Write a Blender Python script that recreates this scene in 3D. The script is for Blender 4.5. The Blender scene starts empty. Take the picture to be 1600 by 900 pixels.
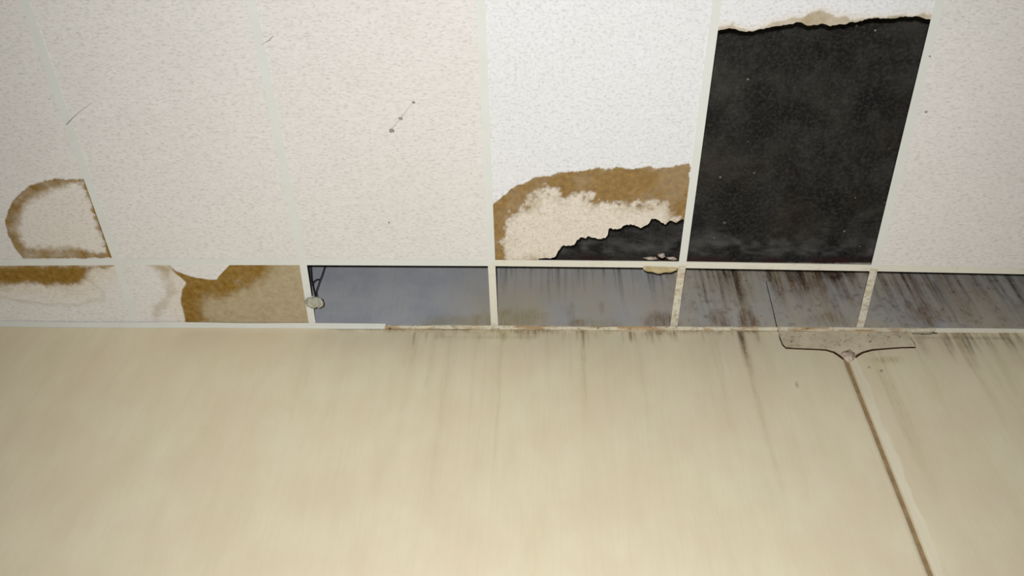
import bpy, bmesh, math, random
import numpy as np
from mathutils import Vector, Matrix

random.seed(4)
RNG = np.random.RandomState(11)
scn = bpy.context.scene
col = scn.collection

# ------------------------------------------------------------------ camera
H = 3.91                      # height of the suspended ceiling
CAM = np.array([0.1641, -1.9805, 1.50])
F_PX = 1440.4
PITCH, YAW, ROLL = 0.9262, -0.0535, 0.0463
_f = np.array([math.sin(YAW) * math.cos(PITCH), math.cos(YAW) * math.cos(PITCH), math.sin(PITCH)])
_r0 = np.array([math.cos(YAW), -math.sin(YAW), 0.0])
_u0 = np.cross(_r0, _f)
_r = math.cos(ROLL) * _r0 + math.sin(ROLL) * _u0
_u = -math.sin(ROLL) * _r0 + math.cos(ROLL) * _u0
cam_data = bpy.data.cameras.new('camera')
cam_data.sensor_width = 36.0
cam_data.lens = 36.0 * F_PX / 1600.0
cam_data.clip_start = 0.02
cam = bpy.data.objects.new('camera', cam_data)
cam.matrix_world = Matrix(((_r[0], _u[0], -_f[0], CAM[0]),
                           (_r[1], _u[1], -_f[1], CAM[1]),
                           (_r[2], _u[2], -_f[2], CAM[2]),
                           (0, 0, 0, 1)))
col.objects.link(cam)
scn.camera = cam

# ------------------------------------------------------------------ world, lamp, exposure
world = bpy.data.worlds.new('room_ambient')
scn.world = world
world.use_nodes = True
world.node_tree.nodes['Background'].inputs[0].default_value = (0.96, 0.98, 1.0, 1)
world.node_tree.nodes['Background'].inputs[1].default_value = 0.06

lamp_data = bpy.data.lights.new('hand_lamp', 'SPOT')
lamp_data.energy = 287
lamp_data.color = (0.975, 0.968, 1.0)
lamp_data.spot_size = math.radians(112)
lamp_data.spot_blend = 1.0
lamp_data.shadow_soft_size = 0.02
lamp = bpy.data.objects.new('hand_lamp', lamp_data)
lamp.location = (0.13, -2.125, 1.39)
_d = Vector((0.14, -0.12, H - .12)) - Vector(lamp.location)
lamp.rotation_euler = _d.to_track_quat('-Z', 'Y').to_euler()
col.objects.link(lamp)

vs = scn.view_settings
vs.view_transform = 'Standard'
vs.look = 'None'
vs.exposure = 0.0
vs.gamma = 1.0
vs.use_curve_mapping = False

# ------------------------------------------------------------------ helpers
def ray(px, py):
    return _f + _r * (px - 800) / F_PX + _u * (450 - py) / F_PX
def on_z(px, py, z=H):
    d = ray(px, py); t = (z - CAM[2]) / d[2]
    return CAM + t * d
def on_y(px, py, y=0.0):
    d = ray(px, py); t = (y - CAM[1]) / d[1]
    return CAM + t * d
def ceil_pts(pts):
    return [tuple(on_z(*p)[:2]) for p in pts]
def wall_pts(pts):
    return [(on_y(*p)[0], on_y(*p)[2]) for p in pts]

def smooth(a, b, x):
    t = np.clip((x - a) / (b - a), 0, 1)
    return t * t * (3 - 2 * t)
def vnoise(x, y, seed=0):
    xi = np.floor(x).astype(np.int64); yi = np.floor(y).astype(np.int64)
    fx = x - xi; fy = y - yi
    fx = fx * fx * (3 - 2 * fx); fy = fy * fy * (3 - 2 * fy)
    def h(a, b):
        n = (a * 374761393 + b * 668265263 + seed * 1442695041) & 0x7fffffff
        n = ((n ^ (n >> 13)) * 1274126177) & 0x7fffffff
        return ((n ^ (n >> 16)) & 0xffff) / 65535.0
    return (h(xi, yi) * (1 - fx) + h(xi + 1, yi) * fx) * (1 - fy) + (h(xi, yi + 1) * (1 - fx) + h(xi + 1, yi + 1) * fx) * fy
def fbm(x, y, scale, seed=0, octv=4):
    s = 0; a = 1; n = 0
    for k in range(octv):
        s = s + a * (vnoise(x * scale, y * scale, seed + k * 17) - .5); n += a; a *= .55; scale *= 2.05
    return s / n * 2
def seg_dist(x, y, pts, closed=False):
    d = np.full(np.shape(x), 1e9)
    n = len(pts)
    for i in range(n if closed else n - 1):
        ax, ay = pts[i]; bx, by = pts[(i + 1) % n]
        dx, dy = bx - ax, by - ay
        t = np.clip(((x - ax) * dx + (y - ay) * dy) / (dx * dx + dy * dy + 1e-12), 0, 1)
        d = np.minimum(d, np.hypot(x - ax - t * dx, y - ay - t * dy))
    return d
def sdf(x, y, pts):
    """signed distance to a closed outline, positive inside"""
    ins = np.zeros(np.shape(x), bool)
    n = len(pts)
    for i in range(n):
        ax, ay = pts[i]; bx, by = pts[(i + 1) % n]
        c = (ay > y) != (by > y)
        ins ^= c & (x < (bx - ax) * (y - ay) / (by - ay + 1e-12) + ax)
    d = seg_dist(x, y, pts, True)
    return np.where(ins, d, -d)

def link(name, me, mat=None, parent=None):
    o = bpy.data.objects.new(name, me)
    col.objects.link(o)
    if mat is not None and me is not None:
        me.materials.append(mat)
    if parent is not None:
        o.parent = parent
        if me is not None:
            o.matrix_parent_inverse = parent.matrix_world.inverted()
    return o
def mesh(name, verts, faces):
    me = bpy.data.meshes.new(name)
    me.from_pydata([tuple(map(float, v)) for v in verts], [], faces)
    me.validate(); me.update()
    return me
def fix_normals(me):
    bm = bmesh.new(); bm.from_mesh(me)
    bmesh.ops.recalc_face_normals(bm, faces=bm.faces)
    bm.to_mesh(me); bm.free(); me.update()
def struct(o, label=None):
    o['kind'] = 'structure'
    if label: o['label'] = label
    return o
def tag(o, label, cat, group=None):
    o['label'] = label; o['category'] = cat
    if group: o['group'] = group
    return o
def add_masks(me, arr):
    a = me.attributes.new('stain', 'FLOAT_COLOR', 'POINT')
    buf = np.ones((len(me.vertices), 4), np.float32)
    buf[:, 3] = 0
    buf[:, :arr.shape[1]] = np.clip(arr, 0, 1)
    a.data.foreach_set('color', buf.ravel())

# ------------------------------------------------------------------ materials
def lin(r, g, b):
    f = lambda c: (c / 255) / 12.92 if c <= 10 else ((c / 255 + .055) / 1.055) ** 2.4
    return (f(r), f(g), f(b), 1)
class Mat:
    def __init__(self, name, rough=.9, spec=.2):
        self.m = bpy.data.materials.new(name); self.m.use_nodes = True
        self.nt = self.m.node_tree
        self.bsdf = self.nt.nodes['Principled BSDF']
        self.bsdf.inputs['Roughness'].default_value = rough
        self.bsdf.inputs['Specular IOR Level'].default_value = spec
        tc = self.nt.nodes.new('ShaderNodeTexCoord')
        self.co = tc.outputs['Object']
    def n(self, t): return self.nt.nodes.new(t)
    def l(self, a, b): self.nt.links.new(a, b)
    def mapped(self, scale=(1, 1, 1), loc=(0, 0, 0), rot=(0, 0, 0)):
        m = self.n('ShaderNodeMapping'); self.l(self.co, m.inputs[0])
        m.inputs['Scale'].default_value = scale; m.inputs['Location'].default_value = loc
        m.inputs['Rotation'].default_value = rot
        return m.outputs[0]
    def noise(self, scale, detail=4, rough=.55, vec=None, dist=0):
        t = self.n('ShaderNodeTexNoise'); self.l(vec if vec is not None else self.co, t.inputs['Vector'])
        t.inputs['Scale'].default_value = scale; t.inputs['Detail'].default_value = detail
        t.inputs['Roughness'].default_value = rough; t.inputs['Distortion'].default_value = dist
        return t.outputs['Fac']
    def ramp(self, fac, stops):
        r = self.n('ShaderNodeValToRGB'); self.l(fac, r.inputs[0])
        e = r.color_ramp.elements
        while len(e) < len(stops): e.new(.5)
        for i, (p, c) in enumerate(stops):
            e[i].position = p; e[i].color = c if len(np.shape(c)) else (c, c, c, 1)
        return r.outputs[0]
    def mix(self, fac, a, b, mode='MIX'):
        x = self.n('ShaderNodeMix'); x.data_type = 'RGBA'; x.blend_type = mode
        for s, v in ((0, fac), (6, a), (7, b)):
            if isinstance(v, (float, int)): x.inputs[s].default_value = v
            elif isinstance(v, tuple): x.inputs[s].default_value = v
            else: self.l(v, x.inputs[s])
        return x.outputs[2]
    def math(self, op, a, b=None, clamp=False):
        x = self.n('ShaderNodeMath'); x.operation = op; x.use_clamp = clamp
        for i, v in enumerate((a, b)):
            if v is None: continue
            if isinstance(v, (float, int)): x.inputs[i].default_value = v
            else: self.l(v, x.inputs[i])
        return x.outputs[0]
    def bump(self, h, strength=.3, dist=.002):
        b = self.n('ShaderNodeBump'); self.l(h, b.inputs['Height'])
        b.inputs['Strength'].default_value = strength; b.inputs['Distance'].default_value = dist
        self.l(b.outputs[0], self.bsdf.inputs['Normal'])
    def out(self, c):
        if isinstance(c, tuple): self.bsdf.inputs['Base Color'].default_value = c
        else: self.l(c, self.bsdf.inputs['Base Color'])
        return self.m
    def stain(self):
        a = self.n('ShaderNodeAttribute'); a.attribute_name = 'stain'
        s = self.n('ShaderNodeSeparateColor'); self.l(a.outputs['Color'], s.inputs[0])
        self.alpha = a.outputs['Alpha']
        return s.outputs

def tile_material(name, base, pit, masks, stretch=(.55, 1.25, 1), pit_scale=135, amount=1.0):
    M = Mat(name, .95, .1)
    v = M.mapped(stretch)
    n1 = M.noise(pit_scale, 3, .6, v, .4)
    pits = M.ramp(n1, [(.0, 0.0), (.50, 0.0), (.68, 1.0)])
    soft = M.ramp(M.noise(pit_scale * .45, 3, .6, v), [(.38, 0.0), (.66, 1.0)])
    n2 = M.noise(3.2, 3)
    tint = M.ramp(n2, [(.3, (base[0] * .965, base[1] * .97, base[2] * .955, 1)), (.7, base)])
    pf = M.math('MULTIPLY', pits, .40 * amount)
    c = M.mix(pf, tint, pit)
    c = M.mix(M.math('MULTIPLY', soft, .11), c, pit)
    if masks:
        s = M.stain()
        nn = M.noise(55, 4, .65)
        brown = M.ramp(nn, [(.3, lin(126, 95, 38)), (.55, lin(147, 115, 52)), (.8, lin(170, 138, 76))])
        tan = M.ramp(nn, [(.3, lin(174, 160, 128)), (.7, lin(190, 177, 146))])
        cream = M.ramp(nn, [(.3, lin(222, 211, 191)), (.7, lin(236, 227, 210))])
        cream = M.mix(M.math('MULTIPLY', pits, .45), cream, lin(176, 160, 132))
        c = M.mix(s[2], c, cream)
        c = M.mix(s[1], c, tan)
        c = M.mix(s[0], c, brown)
    h = M.math('SUBTRACT', M.math('MULTIPLY', M.noise(160, 3), .35), pits)
    M.bump(h, .25, .0012)
    return M.out(c)
TILE = lin(236, 233, 227); PIT = lin(176, 172, 162)
tile_mat = tile_material('mineral_fibre_tile', TILE, PIT, False)
tile_stain_mat = tile_material('mineral_fibre_tile_water_stained', TILE, PIT, True)
tile_new_mat = tile_material('mineral_fibre_tile_pinholed', lin(239, 240, 239), lin(178, 179, 176), True, (.85, 1.1, 1), 125, 1.0)

def metal_material(name, base, rust=0.0, grime=0.0, lo=.62):
    M = Mat(name, .45, .35)
    c = M.mix(M.ramp(M.noise(9, 3), [(.35, 0.0), (.7, .30)]), base, lin(216, 216, 204))
    if grime:
        g = M.ramp(M.noise(70, 4, .7), [(lo - .1, 0.0), (lo + .05, grime)])
        c = M.mix(g, c, lin(122, 104, 70))
    if rust:
        g = M.ramp(M.noise(17, 5, .65, M.mapped((.6, 2, 2))), [(lo - .14, 0.0), (lo, rust)])
        c = M.mix(g, c, lin(172, 132, 72))
        g2 = M.ramp(M.noise(38, 4, .75, M.mapped(loc=(3, 1, 2))), [(lo - .04, 0.0), (lo + .06, rust)])
        c = M.mix(g2, c, lin(66, 42, 24))
    return M.out(c)
METAL = lin(228, 231, 223)
metal_clean = metal_material('white_enamelled_steel', METAL)
metal_dirty = metal_material('white_enamelled_steel_grimy', lin(231, 229, 211), .25, .35, .70)
metal_rusty = metal_material('white_enamelled_steel_rusted', lin(228, 221, 196), .75, .45, .62)
metal_yellow = metal_material('white_enamelled_steel_yellowed', lin(221, 216, 196), .35, .6, .61)

# wall: cream paint below the ceiling line, bare blue-grey render above it
M = Mat('cream_wall_paint_and_bare_render', .72, .25)
sep = M.n('ShaderNodeSeparateXYZ'); M.l(M.co, sep.inputs[0])
s = M.stain()
vst = M.mapped((1, 1, .07))
fine = M.noise(95, 4, .6, vst)
broad = M.noise(11, 4, .6, M.mapped((1, 1, .28)))
cream = M.ramp(broad, [(.3, lin(225, 214, 180)), (.52, lin(230, 220, 187)), (.72, lin(233, 224, 193))])
cream = M.mix(M.ramp(fine, [(.45, 0.0), (.75, .14)]), cream, lin(204, 194, 160))
cream = M.mix(M.ramp(M.noise(4.5, 3), [(.42, 0.0), (.62, .35)]), cream, lin(224, 204, 174))
bare = M.ramp(M.noise(7, 5, .6), [(.32, lin(178, 182, 188)), (.6, lin(196, 198, 198))])
bare = M.mix(M.ramp(fine, [(.5, 0.0), (.8, .35)]), bare, lin(168, 164, 154))
bare = M.mix(M.alpha, bare, lin(200, 190, 166))
above = M.math('GREATER_THAN', M.math('ADD', sep.outputs[2], M.math('MULTIPLY', M.noise(40, 3), .004)), H + .004)
c = M.mix(above, cream, bare)
fs = M.math('MULTIPLY', M.ramp(M.noise(150, 4, .65, M.mapped((1, 1, .05))), [(.32, .25), (.60, 1.0)]), M.ramp(M.noise(42, 5, .7, M.mapped((1, 1, .55))), [(.30, .35), (.58, 1.0)]))
c = M.mix(M.math('MULTIPLY', s[1], fs), c, lin(166, 150, 88))
c = M.mix(M.math('MULTIPLY', s[0], fs), c, lin(122, 91, 52))
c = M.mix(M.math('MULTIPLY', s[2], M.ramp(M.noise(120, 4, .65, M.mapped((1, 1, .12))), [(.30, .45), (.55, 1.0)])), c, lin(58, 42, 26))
M.bump(M.noise(260, 3), .12, .001)
wall_mat = M.out(c)

M = Mat('black_roof_deck_coating', .9, .25)
v = M.mapped((1, 1, 1))
big = M.noise(6, 6, .62, v, .6)
c = M.ramp(big, [(.30, lin(17, 17, 16)), (.46, lin(36, 36, 33)), (.60, lin(56, 56, 51)), (.78, lin(80, 78, 70))])
c = M.mix(M.ramp(M.noise(85, 5, .7), [(.45, 0.0), (.75, .55)]), c, lin(92, 90, 84))
c = M.mix(M.ramp(M.noise(3.1, 3, .5, M.mapped(loc=(5, 2, 0))), [(.5, 0.0), (.7, .5)]), c, lin(58, 42, 26))
vo = M.n('ShaderNodeTexVoronoi'); M.l(M.co, vo.inputs['Vector']); vo.inputs['Scale'].default_value = 17
sp = M.ramp(vo.outputs['Distance'], [(.0, .75), (.055, .55), (.085, 0.0)])
c = M.mix(M.math('MULTIPLY', sp, M.ramp(M.noise(3.3, 2, .5, M.mapped(loc=(1, 9, 0))), [(.44, 0.0), (.52, 1.0)])), c, lin(178, 176, 166))
st = M.stain()
c = M.mix(st[0], c, lin(64, 30, 30))
c = M.mix(st[1], c, lin(104, 102, 98))
M.bump(M.noise(60, 6, .7), .7, .006)
deck_mat = M.out(c)

def plain(name, a, b, scale=30, rough=.9):
    M = Mat(name, rough, .15)
    return M.out(M.ramp(M.noise(scale, 4, .6), [(.35, a), (.68, b)]))
putty_mat = plain('dusty_tape', lin(164, 164, 146), lin(196, 194, 176), 60)
wire_mat = plain('dark_hanger_wire', lin(34, 36, 40), lin(52, 54, 58), 80, .6)
scrap_mat = plain('yellowed_paper_scrap', lin(176, 158, 112), lin(206, 192, 152), 45)
crumb_mat = plain('tile_crumb', lin(150, 132, 118), lin(222, 210, 196), 70)
web_mat = plain('cobweb_dust', lin(146, 141, 126), lin(172, 166, 152), 200)
lump_mat = plain('cracked_plaster', lin(164, 142, 120), lin(226, 214, 198), 50)
floor_mat = plain('floor_vinyl', lin(150, 140, 120), lin(165, 155, 136), 8)
groove_mat = plain('joint_filler', lin(146, 124, 88), lin(168, 146, 108), 40)

# ------------------------------------------------------------------ measured grid
B = 0.2668                                   # depth of the border row
ROW = 1.22
idx = list(range(-1, 6))
R_px = {-1: (-108, 411), 0: (183, 409.5), 1: (473, 409.5), 2: (768, 411), 3: (1066, 414), 4: (1366, 419), 5: (1665, 425)}
W_px = {-1: (-64, 511), 0: (214, 511), 1: (489, 512), 2: (773, 513), 3: (1052, 514.5), 4: (1342, 516.5), 5: (1624, 520)}
T_px = {-1: (-318, 0), 0: (38, 0), 1: (392, 0), 2: (751, 0), 3: (1121, 0), 4: (1469, 0), 5: (1822, 0)}
Rn, Wn, Tn, Qn = {}, {}, {}, {}
for i in idx:
    a = on_z(*R_px[i]); w = on_z(*W_px[i]); t = on_z(*T_px[i])
    w = a + (w - a) * ((-0.004 - a[1]) / (w[1] - a[1]))
    Rn[i] = a[:2]; Wn[i] = w[:2]
    k = (-B - ROW - a[1]) / (t[1] - a[1])
    Tn[i] = (a + (t - a) * k)[:2]
    Qn[i] = np.array([Tn[i][0] , -B - 2 * ROW])
for D in (Rn, Wn, Tn, Qn):                   # the grid goes on beyond the frame
    for i in (-2, -3): D[i] = D[i + 1] - np.array([.61, 0])
    for i in (6, 7): D[i] = D[i - 1] + np.array([.61, 0])

z_deck = on_y(1200, 409.5)[2]                # roof deck height where it meets the wall

# ------------------------------------------------------------------ the setting: floor, wall, deck
me = mesh('floor', [(-5, -6, -.1), (5, -6, -.1), (5, .2, -.1), (-5, .2, -.1), (-5, -6, 0), (5, -6, 0), (5, .2, 0), (-5, .2, 0)],
          [(4, 5, 6, 7), (3, 2, 1, 0), (0, 1, 5, 4), (1, 2, 6, 5), (2, 3, 7, 6), (3, 0, 4, 7)])
struct(link('floor', me, floor_mat), 'plain floor below the stained ceiling')

# wall grid: fine columns in view, fine rows near the ceiling line
seam_x = float(on_y(1327, 575)[0])
xs = np.concatenate([np.linspace(-4.6, -2.3, 12, endpoint=False), np.arange(-2.3, 2.5, .0042), np.linspace(2.5, 4.6, 12)])
gx = [seam_x - .0085, seam_x - .0062, seam_x, seam_x + .0062, seam_x + .0085]
xs = np.array(sorted([x for x in xs if abs(x - seam_x) > .011] + gx))
zs = np.concatenate([np.linspace(0, 2.6, 14, endpoint=False), np.arange(2.6, H - .2, .02), np.arange(H - .2, z_deck + .004, .0045), [z_deck + .02]])
X, Z = np.meshgrid(xs, zs)
groove = (np.abs(X - seam_x) < .007) & (Z < H - .09)
Y = np.where(groove, .0065, 0.0)
rust = np.zeros_like(X); olive = np.zeros_like(X); dark = np.zeros_like(X)
def streak(ch, px, py, y0, y1, w, k, wob=.004, fade_in=6):
    """water run that starts at photo row y0, fades out at y1; w in metres"""
    x0 = on_y(px, py)[0]; za = on_y(px, y0)[2]; zb = on_y(px, y1)[2]
    wig = wob * (vnoise(Z * 9 + px, Z * 0 + .5, int(px)) - .5) * 2
    g = np.exp(-((X - x0 - wig) / w) ** 2)
    t = (za - Z) / (za - zb)
    if ch is olive: k = k * .55
    ch += k * g * smooth(-.04, .03, t) * (1 - smooth(.25, 1.0, t))
# runs on the cream paint
for a in [(rust, 648, 522, 519, 546, .004, .8), (rust, 694, 522, 519, 540, .003, .35), (olive, 648, 540, 520, 720, .012, .30),
          (dark, 910, 522, 517, 552, .0035, .55), (olive, 910, 530, 517, 690, .009, .75), (olive, 855, 540, 518, 640, .008, .30),
          (olive, 783, 560, 520, 860, .007, .50), (olive, 700, 560, 520, 880, .010, .25), (olive, 742, 560, 520, 800, .006, .22),
          (dark, 1158, 528, 518, 549, .0075, .9), (rust, 1160, 530, 518, 600, .010, .9), (olive, 1163, 545, 520, 880, .011, .65),
          (rust, 1183, 524, 518, 545, .007, .6), (olive, 1120, 560, 520, 760, .012, .22), (olive, 1000, 560, 520, 820, .012, .22),
          (olive, 1376, 580, 540, 900, .016, .45), (olive, 1395, 600, 540, 800, .01, .3), (rust, 1440, 535, 520, 565, .010, .5),
          (rust, 1478, 535, 520, 575, .010, .75), (dark, 1482, 530, 520, 556, .006, .55), (rust, 1505, 535, 520, 585, .012, .7),
          (dark, 1510, 530, 520, 566, .006, .6), (rust, 1497, 535, 520, 600, .006, .6), (olive, 1515, 560, 520, 760, .012, .45), (rust, 1575, 530, 521, 556, .014, .6),
          (rust, 1592, 530, 521, 560, .01, .6), (olive, 1560, 560, 530, 800, .02, .25), (olive, 1450, 580, 540, 860, .02, .25)]:
    streak(*a)
for k in range(34):
    px = RNG.uniform(655, 1150); streak(rust, px, 522, 518.5, RNG.uniform(526, 545), RNG.uniform(.002, .008), RNG.uniform(.12, .5))
for k in range(30):
    px = RNG.uniform(980, 1060); streak(rust, px, 522, 518.5, RNG.uniform(524, 540), RNG.uniform(.002, .005), RNG.uniform(.2, .6))
for k in range(40):
    px = RNG.uniform(600, 1600); streak(olive, px, 560, 520, RNG.uniform(600, 900), RNG.uniform(.003, .012), RNG.uniform(.06, .22))
for k in range(26):
    px = RNG.uniform(1430, 1640); streak(rust, px, 530, 520, RNG.uniform(530, 570), RNG.uniform(.002, .006), RNG.uniform(.15, .55))
# runs on the bare render above the ceiling line
for k in range(60):
    px = RNG.uniform(775, 1055); streak(dark, px, 440, 408, RNG.uniform(430, 500), RNG.uniform(.0015, .005), RNG.uniform(.10, .42))
for k in range(18):
    px = RNG.uniform(1000, 1052); streak(dark, px, 430, 408, RNG.uniform(430, 452), RNG.uniform(.0015, .004), RNG.uniform(.25, .55))
for k in range(30):
    px = RNG.uniform(1070, 1200); streak(dark, px, 440, 408, RNG.uniform(430, 520), RNG.uniform(.002, .005), RNG.uniform(.10, .40))
for k in range(70):
    px = RNG.uniform(1200, 1345); streak(rust, px, 440, 408, RNG.uniform(450, 530), RNG.uniform(.003, .010), RNG.uniform(.10, .35))
    px = RNG.uniform(1200, 1345); streak(dark, px, 440, 408, RNG.uniform(430, 490), RNG.uniform(.003, .010), RNG.uniform(.05, .28))
for k in range(60):
    px = RNG.uniform(1350, 1660); streak(dark, px, 450, 412, RNG.uniform(460, 530), RNG.uniform(.002, .008), RNG.uniform(.08, .38))
    px = RNG.uniform(1370, 1540); streak(rust, px, 470, 412, RNG.uniform(490, 560), RNG.uniform(.003, .010), RNG.uniform(.05, .26))
for a in [(dark, 1131, 425, 408, 462, .006, .75), (dark, 1139, 425, 408, 455, .004, .6), (rust, 1135, 425, 408, 470, .012, .5),
          (dark, 1148, 430, 408, 495, .010, .85), (rust, 1150, 430, 408, 560, .016, .9), (dark, 1106, 430, 410, 456, .003, .6),
          (dark, 1113, 430, 410, 452, .003, .4), (rust, 1250, 450, 410, 520, .03, .35), (dark, 1476, 470, 440, 530, .006, .5),
          (dark, 1440, 460, 415, 520, .008, .4), (dark, 1590, 460, 420, 520, .008, .5)]:
    streak(*a)
def blot(ch, px, py, rx, rz, k, seed):
    p = on_y(px, py)
    d = np.hypot((X - p[0]) / rx, (Z - p[2]) / rz) + .45 * fbm(X, Z * .6, 28, seed)
    ch += k * (1 - smooth(.35, 1.0, d))
for a in [(rust, 1125, 498, .06, .08, .7, 1), (rust, 1168, 500, .042, .08, 1.1, 2), (rust, 1030, 503, .07, .07, .75, 3), (rust, 905, 507, .05, .04, .4, 4),
          (rust, 893, 485, .018, .09, .30, 5), (rust, 940, 482, .012, .05, .35, 6), (rust, 1445, 492, .08, .10, .6, 7), (rust, 1260, 440, .10, .10, .4, 8),
          (olive, 800, 503, .14, .10, .7, 9), (olive, 710, 506, .17, .06, .65, 10), (olive, 930, 508, .15, .05, .4, 11), (olive, 660, 512, .10, .03, .4, 12),
          (dark, 1300, 425, .10, .07, .4, 13), (dark, 1240, 430, .05, .06, .35, 14), (olive, 1385, 562, .06, .03, .5, 15), (rust, 1290, 500, .1, .05, .3, 16),
          (rust, 1500, 528, .2, .012, .4, 17), (olive, 760, 527, .2, .012, .3, 18), (dark, 1345, 530, .02, .02, .5, 19), (rust, 1410, 532, .03, .02, .5, 20)]:
    blot(*a)
# shadow under the trim end painted as a dark line, and specks
def shadow_line(pts, w, k, seed=0):
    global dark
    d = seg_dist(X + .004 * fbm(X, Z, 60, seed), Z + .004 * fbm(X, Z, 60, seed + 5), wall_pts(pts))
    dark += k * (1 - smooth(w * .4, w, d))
shadow_line([(1426, 521.5), (1446, 521.5), (1464, 521)], .005, .9)
# darker towards the upper-right corner, rust at the ceiling line
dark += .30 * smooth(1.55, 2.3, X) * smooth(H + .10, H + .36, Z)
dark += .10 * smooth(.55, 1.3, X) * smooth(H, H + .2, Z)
wash = smooth(-.25, .1, X) * (Z > H) * (1 - .55 * smooth(H + .1, H + .36, Z))
wash = np.maximum(wash, .85 * smooth(.45, .7, X) * (1 - smooth(1.3, 1.9, X)) * (Z > H))
warm = wash * np.clip(.72 + .7 * fbm(X, Z * .5, 9, 80), .2, 1)
rust += wash * smooth(.45, .8, X) * np.clip(.10 + .7 * fbm(X, Z * .5, 13, 81), 0, .5)
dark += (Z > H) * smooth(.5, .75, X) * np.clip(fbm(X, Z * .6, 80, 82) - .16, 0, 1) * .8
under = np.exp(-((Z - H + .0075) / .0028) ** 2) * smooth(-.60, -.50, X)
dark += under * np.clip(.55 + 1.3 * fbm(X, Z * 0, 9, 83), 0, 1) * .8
line = np.exp(-((Z - H + .012) / .012) ** 2) * smooth(-.62, -.45, X)
rust += line * np.clip(.45 + 1.0 * fbm(X, Z, 20, 40), 0, 1) * .7
for px, py, k in [(1358, 574, .8), (1377, 579, .9), (1245, 602, .5), (1290, 535, .5)]:
    p = on_y(px, py); dark += k * (1 - smooth(.002, .006, np.hypot(X - p[0], Z - p[2])))
rust += .75 * np.exp(-((X - seam_x + .007) / .006) ** 2) * (Z < H - .08) * (.55 + .45 * vnoise(Z * 7, Z * 0, 3))
olive += .35 * np.exp(-((X - seam_x) / .02) ** 2) * smooth(H - .30, H - .1, Z) * (Z < H)

nz, nx = X.shape
verts = np.stack([X.ravel(), Y.ravel(), Z.ravel()], 1)
q = (np.arange(nz - 1)[:, None] * nx + np.arange(nx - 1)[None, :]).ravel()
faces = np.stack([q, q + 1, q + nx + 1, q + nx], 1)
nb = len(verts)
back = [(-4.6, .16, 0), (4.6, .16, 0), (4.6, .16, float(zs[-1])), (-4.6, .16, float(zs[-1]))]
faces = [tuple(f) for f in faces.tolist()] + [(nb + 3, nb + 2, nb + 1, nb), (0, nb, nb + 1, nx - 1), ((nz - 1) * nx, nz * nx - 1, nb + 2, nb + 3)]
me = mesh('wall_back', np.vstack([verts, back]), faces)
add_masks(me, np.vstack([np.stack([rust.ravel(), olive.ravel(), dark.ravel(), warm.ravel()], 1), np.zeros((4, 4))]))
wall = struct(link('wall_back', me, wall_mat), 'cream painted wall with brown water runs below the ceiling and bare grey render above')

# roof deck seen through the holes
dx = np.arange(-4.6, 4.7, .02); dy = np.concatenate([np.arange(-4.2, -.3, .05), np.arange(-.3, .005, .006)])
DX, DY = np.meshgrid(dx, dy)
DZ = z_deck + .010 * fbm(DX, DY, 5, 70) + .004 * fbm(DX, DY, 26, 71)
m0 = (1 - smooth(.004, .035, -DY + .012 * fbm(DX, DY, 30, 61))) * np.clip(.35 + fbm(DX, DY, 12, 64), 0, .8)
m1 = smooth(.02, .05, -DY) * (1 - smooth(.05, .16, -DY + .05 * fbm(DX, DY, 14, 62))) * np.clip(.25 + 1.3 * fbm(DX, DY, 34, 63), 0, 1)
ny_, nx_ = DX.shape
q = (np.arange(ny_ - 1)[:, None] * nx_ + np.arange(nx_ - 1)[None, :]).ravel()
fc = [tuple(f) for f in np.stack([q, q + nx_, q + nx_ + 1, q + 1], 1).tolist()]
nb = ny_ * nx_
top = [(-4.6, -4.2, z_deck + .15), (4.68, -4.2, z_deck + .15), (4.68, 0, z_deck + .15), (-4.6, 0, z_deck + .15)]
fc += [(nb, nb + 1, nb + 2, nb + 3), (0, nx_ - 1, nb + 1, nb)]
me = mesh('roof_deck', np.vstack([np.stack([DX.ravel(), DY.ravel(), DZ.ravel()], 1), top]), fc)
add_masks(me, np.vstack([np.stack([m0.ravel(), m1.ravel(), m1.ravel() * 0], 1), np.zeros((4, 3))]))
struct(link('roof_deck', me, deck_mat), 'black coated underside of the roof seen through the missing tiles')

# ------------------------------------------------------------------ suspended ceiling
ceiling = link('ceiling', None)
ceiling.location = (0, -1.4, H)
struct(ceiling, 'suspended ceiling of white tiles in a metal grid with missing and stained tiles')
bpy.context.view_layer.update()

def tee(name, pts, mat, low=0.0, width=.024, hgt=.0165, label=None, jitter=0.0):
    """inverted T section swept along points in the ceiling plane"""
    sec = [(-width / 2, 0), (width / 2, 0), (width / 2, .0012), (.0012, .0014), (.0012, hgt - .006), (.003, hgt - .005), (.003, hgt),
           (-.003, hgt), (-.003, hgt - .005), (-.0012, hgt - .006), (-.0012, .0014), (-width / 2, .0012)]
    V, Fc = [], []
    n = len(pts); k = len(sec)
    for j, p in enumerate(pts):
        a = np.array(pts[max(j - 1, 0)]); b = np.array(pts[min(j + 1, n - 1)])
        t = (b - a) / np.linalg.norm(b - a); s = np.array([t[1], -t[0]])
        for (u, z) in sec:
            V.append((p[0] + s[0] * u, p[1] + s[1] * u, H + z - low + (jitter * math.sin(j * 2.3) if 0 < j < n - 1 else 0)))
    for j in range(n - 1):
        for m in range(k):
            Fc.append((j * k + m, j * k + (m + 1) % k, (j + 1) * k + (m + 1) % k, (j + 1) * k + m))
    Fc.append(tuple(range(k))); Fc.append(tuple((n - 1) * k + m for m in reversed(range(k))))
    me = mesh(name, V, Fc); fix_normals(me)
    o = link(name, me, mat, ceiling)
    if label: o['label'] = label
    return o
order = range(-3, 8)
def along(D, i0, i1): return [D[i] for i in range(i0, i1 + 1)]
tee('main_runner', along(Rn, -3, 2), metal_clean, label='clean white runner beside the border row')
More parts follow.
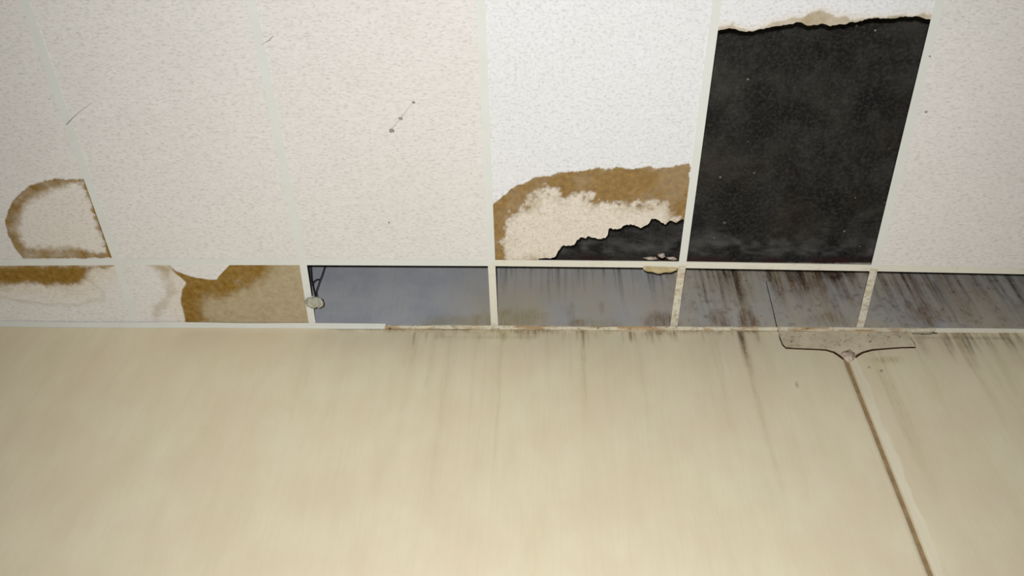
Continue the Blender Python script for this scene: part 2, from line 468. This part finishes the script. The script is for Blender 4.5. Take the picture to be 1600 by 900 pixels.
tee('main_runner', along(Rn, 2, 7), metal_dirty, label='grimy white runner beside the missing border tiles')
tee('main_runner', along(Tn, -3, 7), metal_clean)
tee('main_runner', along(Qn, -3, 7), metal_clean)
def lerp(a, b, t): return np.array(a) * (1 - t) + np.array(b) * t
for i in order:
    e = .0118
    up = (np.array(Tn[i]) - Rn[i]); up = up / np.linalg.norm(up)
    dn = (np.array(Wn[i]) - Rn[i]); dn = dn / np.linalg.norm(dn)
    tee('cross_tee', [Rn[i] + up * .004, Tn[i] - up * e], metal_clean, .0006)
    tee('cross_tee', [Tn[i] + up * e, Qn[i] - up * e * 0], metal_clean, .0006)
    m = metal_clean if i <= 1 else (metal_dirty if i in (2, 5) else metal_yellow)
    lab = {3: 'yellowed rusty tee between two open border bays', 4: 'stained tee above the cracked plaster patch'}.get(i)
    if i == 4:                                   # spliced, slightly kinked
        mid = lerp(Rn[4], Wn[4], .60)
        tee('cross_tee', [Rn[4] + dn * .004, mid], m, .0006, label=lab)
        tee('cross_tee', [mid - dn * .02, Wn[4] - dn * .003], m, .0022, .0235, label=lab)
    else:
        tee('cross_tee', [Rn[i] + dn * .004, Wn[i] - dn * .003], m, .0006, label=lab)

def tile(corners, mat, us=None, vs_=None, vb=None, vt=None, masks=None, z=None, label=None, thick=.015, tear=None):
    """corners: bl, br, tr, tl in plan; vb(u)/vt(u) give torn lower / upper ends as fractions of the length"""
    bl, br, tr, tl = [np.array(c, float) for c in corners]
    us = np.array([0., 1.]) if us is None else us
    vs_ = np.array([0., 1.]) if vs_ is None else vs_
    U, V = np.meshgrid(us, vs_)
    lo = np.zeros_like(U) if vb is None else vb(U)
    hi = np.ones_like(U) if vt is None else vt(U)
    Vv = lo + (hi - lo) * V
    P = ((1 - U) * (1 - Vv))[..., None] * bl + (U * (1 - Vv))[..., None] * br + (U * Vv)[..., None] * tr + ((1 - U) * Vv)[..., None] * tl
    n, k = U.shape
    z0 = (H + .0016) if z is None else z
    Zb = np.full(U.shape, z0)
    if tear is not None: Zb = Zb + tear(P[..., 0], P[..., 1])
    bot = np.concatenate([P, Zb[..., None]], 2).reshape(-1, 3)
    topv = bot.copy(); topv[:, 2] = z0 + thick
    q = (np.arange(n - 1)[:, None] * k + np.arange(k - 1)[None, :]).ravel()
    f1 = np.stack([q, q + k, q + k + 1, q + 1], 1)
    N = n * k
    # the upper face is one ring-sized cap, sides follow the outline
    ring = list(range(k)) + [r * k + k - 1 for r in range(1, n)] + [(n - 1) * k + c for c in range(k - 2, -1, -1)] + [r * k for r in range(n - 2, 0, -1)]
    Fc = [tuple(f) for f in f1.tolist()]
    T = topv[ring]
    m = len(ring)
    for a in range(m):
        b = (a + 1) % m
        Fc.append((ring[a], ring[b], N + b, N + a))
    Fc.append(tuple(N + a for a in range(m)))
    me = mesh('ceiling_tile', np.vstack([bot, T]), Fc)
    if masks is not None:
        mk = masks(bot[:, 0], bot[:, 1])
        add_masks(me, np.vstack([mk, mk[ring]]))
    o = link('ceiling_tile', me, mat, ceiling)
    if label: o['label'] = label
    return o
def cell(A, Bn, i, g=.0035):
    """four corners of the opening between lines i and i+1, tucked onto the flanges"""
    bl, br, tr, tl = [np.array(v, float) for v in (A[i], A[i + 1], Bn[i + 1], Bn[i])]
    def inset(p, a, b):
        ea = (a - p) / np.linalg.norm(a - p); eb = (b - p) / np.linalg.norm(b - p)
        return p + ea * g + eb * g
    return inset(bl, br, tl), inset(br, bl, tr), inset(tr, tl, br), inset(tl, tr, bl)

# plain tiles
for i in range(-3, 7):
    tile(cell(Tn, Qn, i), tile_mat)
    if i in (-3, -2, 0, 1, 4, 5, 6): tile(cell(Rn, Tn, i), tile_mat)
for i in (-3, -2): tile(cell(Wn, Rn, i), tile_mat)

FU = np.linspace(0, 1, 190)
FV = np.concatenate([np.linspace(0, .36, 130, endpoint=False), np.linspace(.36, 1, 12)])

# D-shaped ring stain, leftmost tile
ring_o = ceil_pts([(36, 404), (22, 388), (12, 368), (8, 345), (14, 322), (28, 303), (48, 290), (75, 281), (105, 279), (134, 280), (152, 330), (176, 404)])
def ring_masks(x, y):
    d = sdf(x, y, ring_o) + .006 * fbm(x, y, 45, 1) + .003 * fbm(x, y, 160, 2)
    left = 1 - smooth(-1.36, -1.24, x)
    wid = .016 + .026 * left
    rays = .012 * fbm(x, y, 75, 3)
    m = smooth(0, .004, d) * (1 - smooth(wid * .45, wid * 1.35, d + rays))
    edge = smooth(0, .002, d) * (1 - smooth(.002, .010, d))
    right = (1 - smooth(.003, .014, seg_dist(x, y, ring_o[9:]) + .004 * fbm(x, y, 50, 6))) * (d > 0)
    brown = np.clip(m * (.74 + .4 * fbm(x, y, 40, 5)) + .15 * edge + .6 * right, 0, 1)
    return np.stack([brown, .45 * m, .45 * smooth(.0, .03, d)], 1)
tile(cell(Rn, Tn, -1), tile_stain_mat, FU, FV, masks=ring_masks, label='white ceiling tile with a brown D-shaped ring stain')

# torn tile with the brown tide band
c2 = cell(Rn, Tn, 2)
torn_px = [(838, 405.5), (858, 404), (868, 402), (872, 394), (877, 386), (884, 383), (899, 381), (902, 376), (908, 373), (914, 374), (919, 369), (928, 370), (934, 373), (946, 371), (950, 366),
           (948, 358), (953, 356), (963, 359), (972, 356), (984, 351), (991, 353), (1000, 358), (1008, 353), (1014, 351), (1018, 343), (1024, 342), (1030, 346), (1040, 352), (1046, 346), (1056, 347), (1066, 346), (1074, 345)]
def cell_uv(c, p):
    bl, br, tr, tl = c
    u, v = .5, .5
    for _ in range(12):
        P = (1 - u) * (1 - v) * bl + u * (1 - v) * br + u * v * tr + (1 - u) * v * tl
        du = -(1 - v) * bl + (1 - v) * br + v * tr - v * tl
        dv = -(1 - u) * bl - u * br + u * tr + (1 - u) * tl
        s = np.linalg.solve(np.stack([du, dv], 1), np.array(p) - P)
        u += s[0]; v += s[1]
    return u, v
tuv = [cell_uv(c2, p) for p in ceil_pts(torn_px)]
tu = np.maximum.accumulate(np.array([t[0] for t in tuv])); tv = np.array([t[1] for t in tuv])
def torn_v(U):
    base = np.interp(U, tu, tv, left=0)
    j = .008 * fbm(U, U * 0 + .3, 38, 9, 3)
    return np.where(U < tu[0] + .01, 0, np.maximum(base + j * smooth(.004, .02, base), 0))
outer = ceil_pts([(760, 325), (771, 318), (785, 306), (800, 295), (820, 286), (840, 277), (865, 272), (890, 268), (918, 266), (935, 264), (945, 267), (970, 260), (978, 262), (1020, 261), (1045, 260), (1078, 255), (1085, 420), (760, 420)])
inner = ceil_pts([(790, 412), (795, 399), (788, 390), (784, 372), (786, 356), (793, 345), (800, 335), (812, 325), (826, 316), (838, 304), (852, 294), (868, 296), (880, 303), (896, 306), (912, 304), (926, 301), (930, 313), (955, 317),
                   (985, 320), (1005, 319), (1030, 317), (1046, 320), (1052, 330), (1056, 345), (1060, 350), (1060, 420)])
def torn_masks(x, y):
    d = sdf(x, y, outer) + .011 * fbm(x, y, 42, 21, 4)
    di = sdf(x, y, inner) + .026 * fbm(x, y, 34, 22) + .016 * fbm(x, y, 110, 23, 2)
    inside = smooth(0, .0035, d)
    inn = smooth(-.010, .016, di)
    brown = inside * (1 - inn)
    tanm = inside * inn * (1 - smooth(.012, .05, di)) * np.clip(.25 + .9 * fbm(x, y, 45, 25), 0, .8)
    tan2 = inside * np.clip(.05 + .9 * fbm(x, y, 14, 24), 0, .40) * (1 - inn)
    creamm = inside * inn * .9
    sp = smooth(.42, .55, fbm(x, y, 70, 26)) * inside * inn * .5
    return np.stack([np.clip(brown * .95 - tan2 * .3, 0, 1), np.clip(tanm + tan2 + sp, 0, 1), creamm], 1)
tile(c2, tile_new_mat, np.linspace(0, 1, 300), FV, vb=torn_v, masks=torn_masks,
     tear=lambda x, y: .0012 * fbm(x, y, 25, 31), label='white ceiling tile with a brown tide stain and a corner broken away')

# remnant of the fallen tile at the top of the black hole
c3 = cell(Rn, Tn, 3)
rem_px = [(1112, 51), (1124, 47), (1140, 44), (1152, 47), (1165, 50), (1178, 49), (1195, 45), (1215, 42), (1236, 37), (1252, 35), (1262, 40), (1285, 38), (1298, 41), (1318, 38), (1340, 34), (1358, 29), (1390, 29), (1412, 27), (1432, 26), (1448, 30), (1470, 35)]
ruv = [cell_uv(c3, p) for p in ceil_pts(rem_px)]
ru = np.array([t[0] for t in ruv]); rv = np.array([t[1] for t in ruv])
beige = ceil_pts([(1112, 80), (1112, 44), (1125, 41), (1145, 38), (1150, 44), (1180, 46), (1195, 39), (1212, 34), (1235, 27), (1255, 27), (1262, 20), (1278, 15), (1294, 20), (1305, 26), (1325, 24), (1330, 30), (1365, 26), (1385, 26), (1400, 22), (1425, 24), (1445, 21), (1462, 22), (1475, 60)])
def rem_masks(x, y):
    d = sdf(x, y, beige) + .006 * fbm(x, y, 60, 33)
    t = smooth(0, .005, d) * np.clip(.8 + .5 * fbm(x, y, 22, 34), 0, 1)
    return np.stack([t * .12, t * .9, smooth(-.02, .01, d) * .7], 1)
tile(c3, tile_new_mat, np.linspace(0, 1, 300), np.linspace(0, 1, 90), vb=lambda U: np.interp(U, ru, rv) + .003 * fbm(U, U * 0, 45, 35, 3),
     masks=rem_masks, label='torn remnant of a white tile with a beige broken edge')

# border tiles
band = ceil_pts([(-140, 414), (130, 414), (186, 414), (165, 420), (140, 425), (135, 436), (125, 446), (95, 447), (70, 448), (45, 442), (30, 447), (10, 445), (-30, 440), (-140, 436)])
tide = ceil_pts([(-140, 458), (-20, 462), (30, 470), (85, 478), (120, 476), (150, 469), (165, 470), (160, 455), (140, 440)])
def band_masks(x, y):
    d = sdf(x, y, band) + .012 * fbm(x, y, 30, 41) + .006 * fbm(x, y, 110, 42)
    b = smooth(-.010, .014, d)
    top = smooth(.0, .03, d)
    t = np.exp(-(seg_dist(x + .01 * fbm(x, y, 30, 43), y + .01 * fbm(x, y, 30, 44), tide) / .007) ** 2) * .28
    c = smooth(-.10, .0, d) * .75
    orange = smooth(-.05, -.005, d) * np.clip(.25 + .9 * fbm(x, y, 24, 45), 0, .6)
    return np.stack([np.clip(b * (.82 + .25 * top), 0, 1), np.clip(t + orange * .6, 0, 1), c], 1)
tile(cell(Wn, Rn, -1, .004), tile_stain_mat, np.linspace(0, 1, 200), np.linspace(0, 1, 100), masks=band_masks, label='border tile with a dark brown stain along its runner edge')
white = ceil_pts([(262, 405), (266, 417), (276, 425), (292, 431), (310, 435), (326, 438), (338, 437), (345, 429), (352, 421), (360, 414), (362, 405)])
big = ceil_pts([(296, 520), (290, 505), (284, 487), (281, 466), (284, 452), (290, 442), (280, 434), (268, 424), (258, 408), (500, 405), (515, 520)])
ring2 = ceil_pts([(236, 412), (256, 424), (266, 442), (262, 462), (254, 478), (244, 492)])
edge2 = ceil_pts([(290, 508), (284, 487), (281, 466), (285, 450), (293, 441), (310, 437), (326, 440), (340, 440), (352, 428), (372, 417), (395, 412)])
def tan_masks(x, y):
    w = smooth(-.002, .002, sdf(x, y, white) + .002 * fbm(x, y, 60, 51))
    d = sdf(x, y, big) + .004 * fbm(x, y, 40, 52)
    a = smooth(0, .006, d)
    e = seg_dist(x, y, edge2) + .030 * fbm(x, y, 30, 53)
    br = a * (1 - smooth(.035, .095, e)) + a * .22 * np.clip(fbm(x, y, 50, 54) + .3, 0, 1)
    r = np.exp(-((seg_dist(x, y, ring2) + .022 * fbm(x, y, 34, 55)) / .016) ** 2) * .5 * (1 - a)
    up = smooth(-.06, -.02, d) * np.exp(-((y + B - .02) / .02) ** 2) * .5
    cr = smooth(-.07, 0, d) * .6
    return np.stack([np.clip(br * .92 * (1 - w), 0, 1), np.clip(a + r + up, 0, 1) * (1 - w), cr * (1 - w)], 1)
tile(cell(Wn, Rn, 0, .004), tile_stain_mat, np.linspace(0, 1, 200), np.linspace(0, 1, 100), masks=tan_masks, label='border tile soaked tan with a white crescent left at its runner edge')

# ------------------------------------------------------------------ wall angle trims
def angle(name, x0, x1, mat, label, depth, drop=0.0, hang=0.0, seed=0):
    n = max(2, int((x1 - x0) / .03))
    V, Fc = [], []
    for j in range(n + 1):
        x = x0 + (x1 - x0) * j / n
        wz = .0016 * math.sin(x * 7 + seed) + .001 * math.sin(x * 19 + seed * 2)
        dd = depth + .0016 * math.sin(x * 11 + seed)
        z = H - .002 - drop + wz * .6
        sec = [(-.0006, z - hang), (-.0026, z - hang), (-.0026, z - .0012), (-dd, z - .0012), (-dd, z), (-.0020, z + .0003), (-.0020, z + .018), (-.0006, z + .018)]
        V += [(x, a, b) for a, b in sec]
    k = 8
    for j in range(n):
        for m in range(k):
            Fc.append((j * k + m, j * k + (m + 1) % k, (j + 1) * k + (m + 1) % k, (j + 1) * k + m))
    Fc += [tuple(range(k)), tuple(n * k + m for m in reversed(range(k)))]
    me = mesh(name, V, Fc); fix_normals(me)
    return struct(link(name, me, mat), label)
xa = float(on_y(603, 516)[0]); xb = float(on_y(1466, 519)[0]); xr = float(on_y(640, 516)[0])
angle('trim_1', -4.5, xa, metal_clean, 'clean white wall angle along the stained border tiles', .021, 0, .004, 1)
angle('trim_2', xa - .004, xb, metal_rusty, 'rust-spotted wall angle below the open border bays', .0145, .002, .002, 2)
angle('trim_3', xb - .012, 4.5, metal_dirty, 'white wall angle right of the stepped joint', .017, .007, .002, 3)

# ------------------------------------------------------------------ details that belong to the wall
def slab(name, outline, y_back, thick, mat, parent=None, bevel=0, wob=0.0):
    """flat outline on the wall (x, z) with a thickness toward the room"""
    n = len(outline)
    V = [(x, y_back, z) for x, z in outline] + [(x, y_back - thick - wob * (random.random() - .5), z) for x, z in outline]
    Fc = [tuple(range(n)), tuple(range(2 * n - 1, n - 1, -1))] + [(i, (i + 1) % n, n + (i + 1) % n, n + i) for i in range(n)]
    me = mesh(name, V, Fc); fix_normals(me)
    return link(name, me, mat, parent)

# joint tape right of the groove
tape = []
zt = np.linspace(2.3, H - .115, 40)
for z in zt: tape.append((seam_x + .0092, z))
for z in zt[::-1]: tape.append((seam_x + .036 + .004 * math.sin(z * 23) + .003 * math.sin(z * 61), z))
M = Mat('joint_tape_paint', .7, .25)
tape_mat = M.out(M.ramp(M.noise(16, 4, .6, M.mapped((1, 1, .2))), [(.3, lin(228, 218, 188)), (.7, lin(241, 232, 204))]))
o = slab('joint_tape', tape, .0003, .0022, tape_mat, wall); o['label'] = 'pale raised tape beside the vertical wall joint'
g = slab('joint_filler', [(seam_x - .0068, 2.3), (seam_x + .0068, 2.3), (seam_x + .0068, H - .092), (seam_x - .0068, H - .092)], .0068, .0022, groove_mat, wall)
g['label'] = 'brown filler in the vertical wall joint'

# cracked plaster patch
patch_px = [(1215, 519.5), (1219, 530), (1223, 540), (1228, 544.5), (1245, 545.5), (1270, 546.5), (1290, 547.5), (1303, 551), (1313, 557), (1319, 562), (1326, 568), (1332, 562), (1338, 556), (1347, 551), (1362, 547), (1385, 545.5), (1408, 544), (1430, 543.5), (1426, 534), (1421, 526), (1419, 521)]
pts = wall_pts(patch_px)
M = Mat('dirty_plaster_patch', .85, .15)
c = M.ramp(M.noise(14, 5, .65), [(.3, lin(206, 193, 162)), (.7, lin(226, 214, 184))])
c = M.mix(M.ramp(M.noise(48, 5, .7), [(.52, 0.0), (.70, .6)]), c, lin(146, 122, 88))
c = M.mix(M.ramp(M.noise(80, 4, .7, M.mapped(loc=(2, 0, 1))), [(.62, 0.0), (.68, .9)]), c, lin(56, 44, 34))
patch_mat = M.out(c)
o = slab('plaster_patch', pts, -.0004, .0045, patch_mat, wall); o['label'] = 'dirty cracked plaster patch under the rusty wall angle'
crack_mat = plain('grime_in_crack', lin(44, 32, 22), lin(88, 62, 38), 60)
def ribbon(name, px, w, mat, lift=.0012):
    p = wall_pts(px); n = len(p); V, Fc = [], []
    for j in range(n):
        a = np.array(p[max(j - 1, 0)]); b = np.array(p[min(j + 1, n - 1)]); t = (b - a) / np.linalg.norm(b - a)
        s = np.array([-t[1], t[0]]) * (w[j] if isinstance(w, list) else w) / 2
        for sg in (-1, 1):
            V.append((p[j][0] + sg * s[0], -.0002, p[j][1] + sg * s[1]))
        V.append((p[j][0], -lift - .0045, p[j][1]))
    for j in range(n - 1):
        for a, b in ((0, 2), (2, 1), (1, 0)):
            Fc.append((j * 3 + a, j * 3 + b, (j + 1) * 3 + b, (j + 1) * 3 + a))
    Fc += [(0, 1, 2), ((n - 1) * 3 + 2, (n - 1) * 3 + 1, (n - 1) * 3)]
    me = mesh(name, V, Fc); fix_normals(me)
    return link(name, me, mat, wall)
r1 = ribbon('patch_crack', [(1197, 440), (1201, 458), (1207, 482), (1213, 508), (1216, 519), (1219, 530), (1223, 540), (1228, 544.8), (1245, 545.8), (1270, 546.8), (1290, 547.8), (1303, 551.2), (1313, 557.4), (1319, 562.4)],
            [.001, .0015, .002, .003, .0035, .004, .0035, .0035, .0022, .0022, .003, .007, .010, .006], crack_mat)
r1['label'] = 'black grime cracks along the left and lower edge of the patch'
r2 = ribbon('patch_crack', [(1332, 562.4), (1338, 556.6), (1347, 551.4), (1362, 547.5), (1385, 545.8), (1408, 544.3), (1430, 543.8), (1427, 536), (1422, 528)],
            [.006, .010, .008, .006, .0028, .002, .003, .009, .007], crack_mat)
r2['label'] = 'black grime cracks along the right and lower edge of the patch'

def blob(name, center, radii, mat, parent=None, seed=0, sub=3, amp=.35, scale=1.6):
    bm = bmesh.new(); bmesh.ops.create_icosphere(bm, subdivisions=sub, radius=1)
    from mathutils import noise as mn
    for v in bm.verts:
        k = 1 + amp * mn.noise(v.co * scale + Vector((seed, seed * 2.1, 0)))
        v.co = Vector((center[0] + v.co.x * k * radii[0], center[1] + v.co.y * k * radii[1], center[2] + v.co.z * k * radii[2]))
    for f in bm.faces: f.smooth = True
    me = bpy.data.meshes.new(name); bm.to_mesh(me); bm.free()
    return link(name, me, mat, parent)
p = on_y(1325, 558)
o = blob('plaster_lump', (p[0], -.006, p[2]), (.020, .010, .022), lump_mat, wall, 5, 3, .6, 2.2)
o['label'] = 'crumbling pinkish plaster lump at the head of the wall joint'

# ------------------------------------------------------------------ small loose things
def tube(name, pts, r, mat, parent=None, seg=6):
    """round wire through points, tapering with r (number or list)"""
    V, Fc = [], []
    n = len(pts); P = [Vector(map(float, p)) for p in pts]
    for j in range(n):
        t = (P[min(j + 1, n - 1)] - P[max(j - 1, 0)]).normalized()
        s = t.cross(Vector((0.31, .92, .17))).normalized(); b = t.cross(s)
        rr = r[j] if isinstance(r, list) else r
        for m in range(seg):
            a = 2 * math.pi * m / seg
            V.append(P[j] + s * rr * math.cos(a) + b * rr * math.sin(a))
    for j in range(n - 1):
        for m in range(seg):
            Fc.append((j * seg + m, j * seg + (m + 1) % seg, (j + 1) * seg + (m + 1) % seg, (j + 1) * seg + m))
    Fc += [tuple(range(seg)), tuple((n - 1) * seg + m for m in reversed(range(seg)))]
    me = mesh(name, V, Fc); fix_normals(me)
    for f in me.polygons: f.use_smooth = True
    return link(name, me, mat, parent)
def empty(name, loc):
    o = bpy.data.objects.new(name, None); col.objects.link(o); o.location = loc
    o.empty_display_size = .05
    bpy.context.view_layer.update()
    return o

# tape knot with hanger wires on the second tee
kp = on_z(488, 474, H - .012)
knot = empty('wire_knot', (kp[0], kp[1], H))
tag(knot, 'dusty off-white tape knot with dark wires wrapped on the border tee beside the blue-grey opening', 'wire knot')
blob('tape_wrap', (kp[0] + .001, kp[1], H - .004), (.024, .021, .017), putty_mat, knot, 3, 3, .45, 1.9)
blob('tape_wrap', (kp[0] + .019, kp[1] + .008, H + .003), (.015, .018, .014), putty_mat, knot, 9, 3, .4, 1.9)
def up_to(px, py, y): # point above the ceiling, at distance y from the wall
    return on_y(px, py, y)
y1 = kp[1]
tube('hanger_wire', [(kp[0] + .012, y1, H + .004), up_to(494, 455, y1 + .01), up_to(499, 440, y1 + .012), up_to(503, 430, y1 + .014), up_to(508, 414, y1 + .016), up_to(512, 398, y1 + .02)], .0018, wire_mat, knot)
tube('hanger_wire', [(kp[0] + .010, y1, H + .004), up_to(490, 452, y1 + .02), up_to(487, 438, y1 + .02), up_to(486, 424, y1 + .02), up_to(485, 408, y1 + .02), up_to(485, 396, y1 + .02)], .0018, wire_mat, knot)
tube('wire_loop', [up_to(488, 446, y1 + .02), up_to(490, 440, y1 + .02), up_to(494, 437, y1 + .018), up_to(499, 436, y1 + .014)], .0018, wire_mat, knot)

# yellowed scrap hanging from the runner
edge = on_z(1005, 418), on_z(1058, 420)
V, Fc = [], []
n = 16
for j in range(n + 1):
    t = j / n
    p = lerp(edge[0], edge[1], t)
    sag = .016 * math.sin(math.pi * min(1, t * 1.02)) ** .7 * (1 - .25 * t) + .002 * math.sin(t * 17)
    for (a, b) in ((-.006, -.0010), (.004 + sag * .45, -.002 - sag * .25), (.004 + sag, -.001 - sag * .1), (.004 + sag, .0002 - sag * .1), (.004 + sag * .45, -.001 - sag * .25), (-.006, -.0002)):
        V.append((p[0], p[1] + a, H + b - .0008))
for j in range(n):
    for m in range(6):
        Fc.append((j * 6 + m, j * 6 + (m + 1) % 6, j * 6 + 6 + (m + 1) % 6, j * 6 + 6 + m))
Fc += [tuple(range(6)), tuple(n * 6 + m for m in reversed(range(6)))]
me = mesh('paper_scrap', V, Fc); fix_normals(me)
tag(link('paper_scrap', me, scrap_mat), 'yellowed paper scrap curling from the runner below the broken tile', 'scrap')
# crumbs of tile resting on the runner in the broken corner
for j, (px, py, r, lab) in enumerate([(1034, 399, (.011, .007, .009), 'pointed pale tile crumb on the runner in the broken corner'), (1016, 402, (.022, .006, .004), 'flat pinkish tile flake on the runner left of the pointed crumb'),
                                 (1050, 402.5, (.016, .006, .004), 'flat pinkish tile flake on the runner right of the pointed crumb')]):
    p = on_z(px, py + 1.0, H + .006)
    tag(blob('tile_crumb', (p[0], p[1], H + .0013 + r[2] * .8), r, crumb_mat, None, 3 + j * 4, 2, .7, 2.3), lab, 'crumb', 'crumbs of broken tile')

# dusty cobwebs and specks under the tiles
def cobweb(pxs, radii, lumps, label):
    p0 = on_z(*pxs[0], H - .003)
    e = empty('cobweb', (p0[0], p0[1], H))
    tag(e, label, 'cobweb', 'dusty cobwebs under the ceiling')
    pts = [on_z(x, y, H - .002 - .010 * math.sin(math.pi * j / (len(pxs) - 1))) for j, (x, y) in enumerate(pxs)]
    tube('strand', pts, [r * .6 for r in radii], web_mat, e, 5)
    for j, (x, y, a, b) in enumerate(lumps):
        q = on_z(x, y, H - .006)
        blob('dust_clump', q, (a, b, min(a, b)), web_mat, e, j + 2, 2, .6, 1.8)
    return e
cobweb([(104, 195), (109, 189), (114, 184), (122, 176), (133, 168), (145, 159)], [.0016, .0019, .0012, .0007, .0006, .0003], [], 'long slanting cobweb strand left of the second tile')
cobweb([(408, 70), (415, 66), (420, 63), (424, 59), (428, 55)], [.0004, .0006, .0012, .0014, .0006], [], 'short cobweb wisp crossing the tee near the top edge')
cobweb([(610, 203), (617, 196), (625, 186), (635, 173), (646, 160)], [.0005, .0005, .0006, .0004, .0003], [(612, 204, .0075, .0055), (626, 185, .0055, .004), (646, 160, .004, .0035)], 'cobweb strand with three grey dust clumps in the middle tile')
for px, py, r, lab in [(608, 348, .0035, 'tiny dust speck below the clumped cobweb'), (1447, 175, .004, 'dark speck on the tee right of the black hole'), (1453, 88, .003, 'smaller dark speck higher on the tee right of the black hole')]:
    q = on_z(px, py, H - .001)
    tag(blob('dust_speck', q, (r, r * .8, r * .6), web_mat, None, px % 7, 2, .5, 1.8), lab, 'speck')
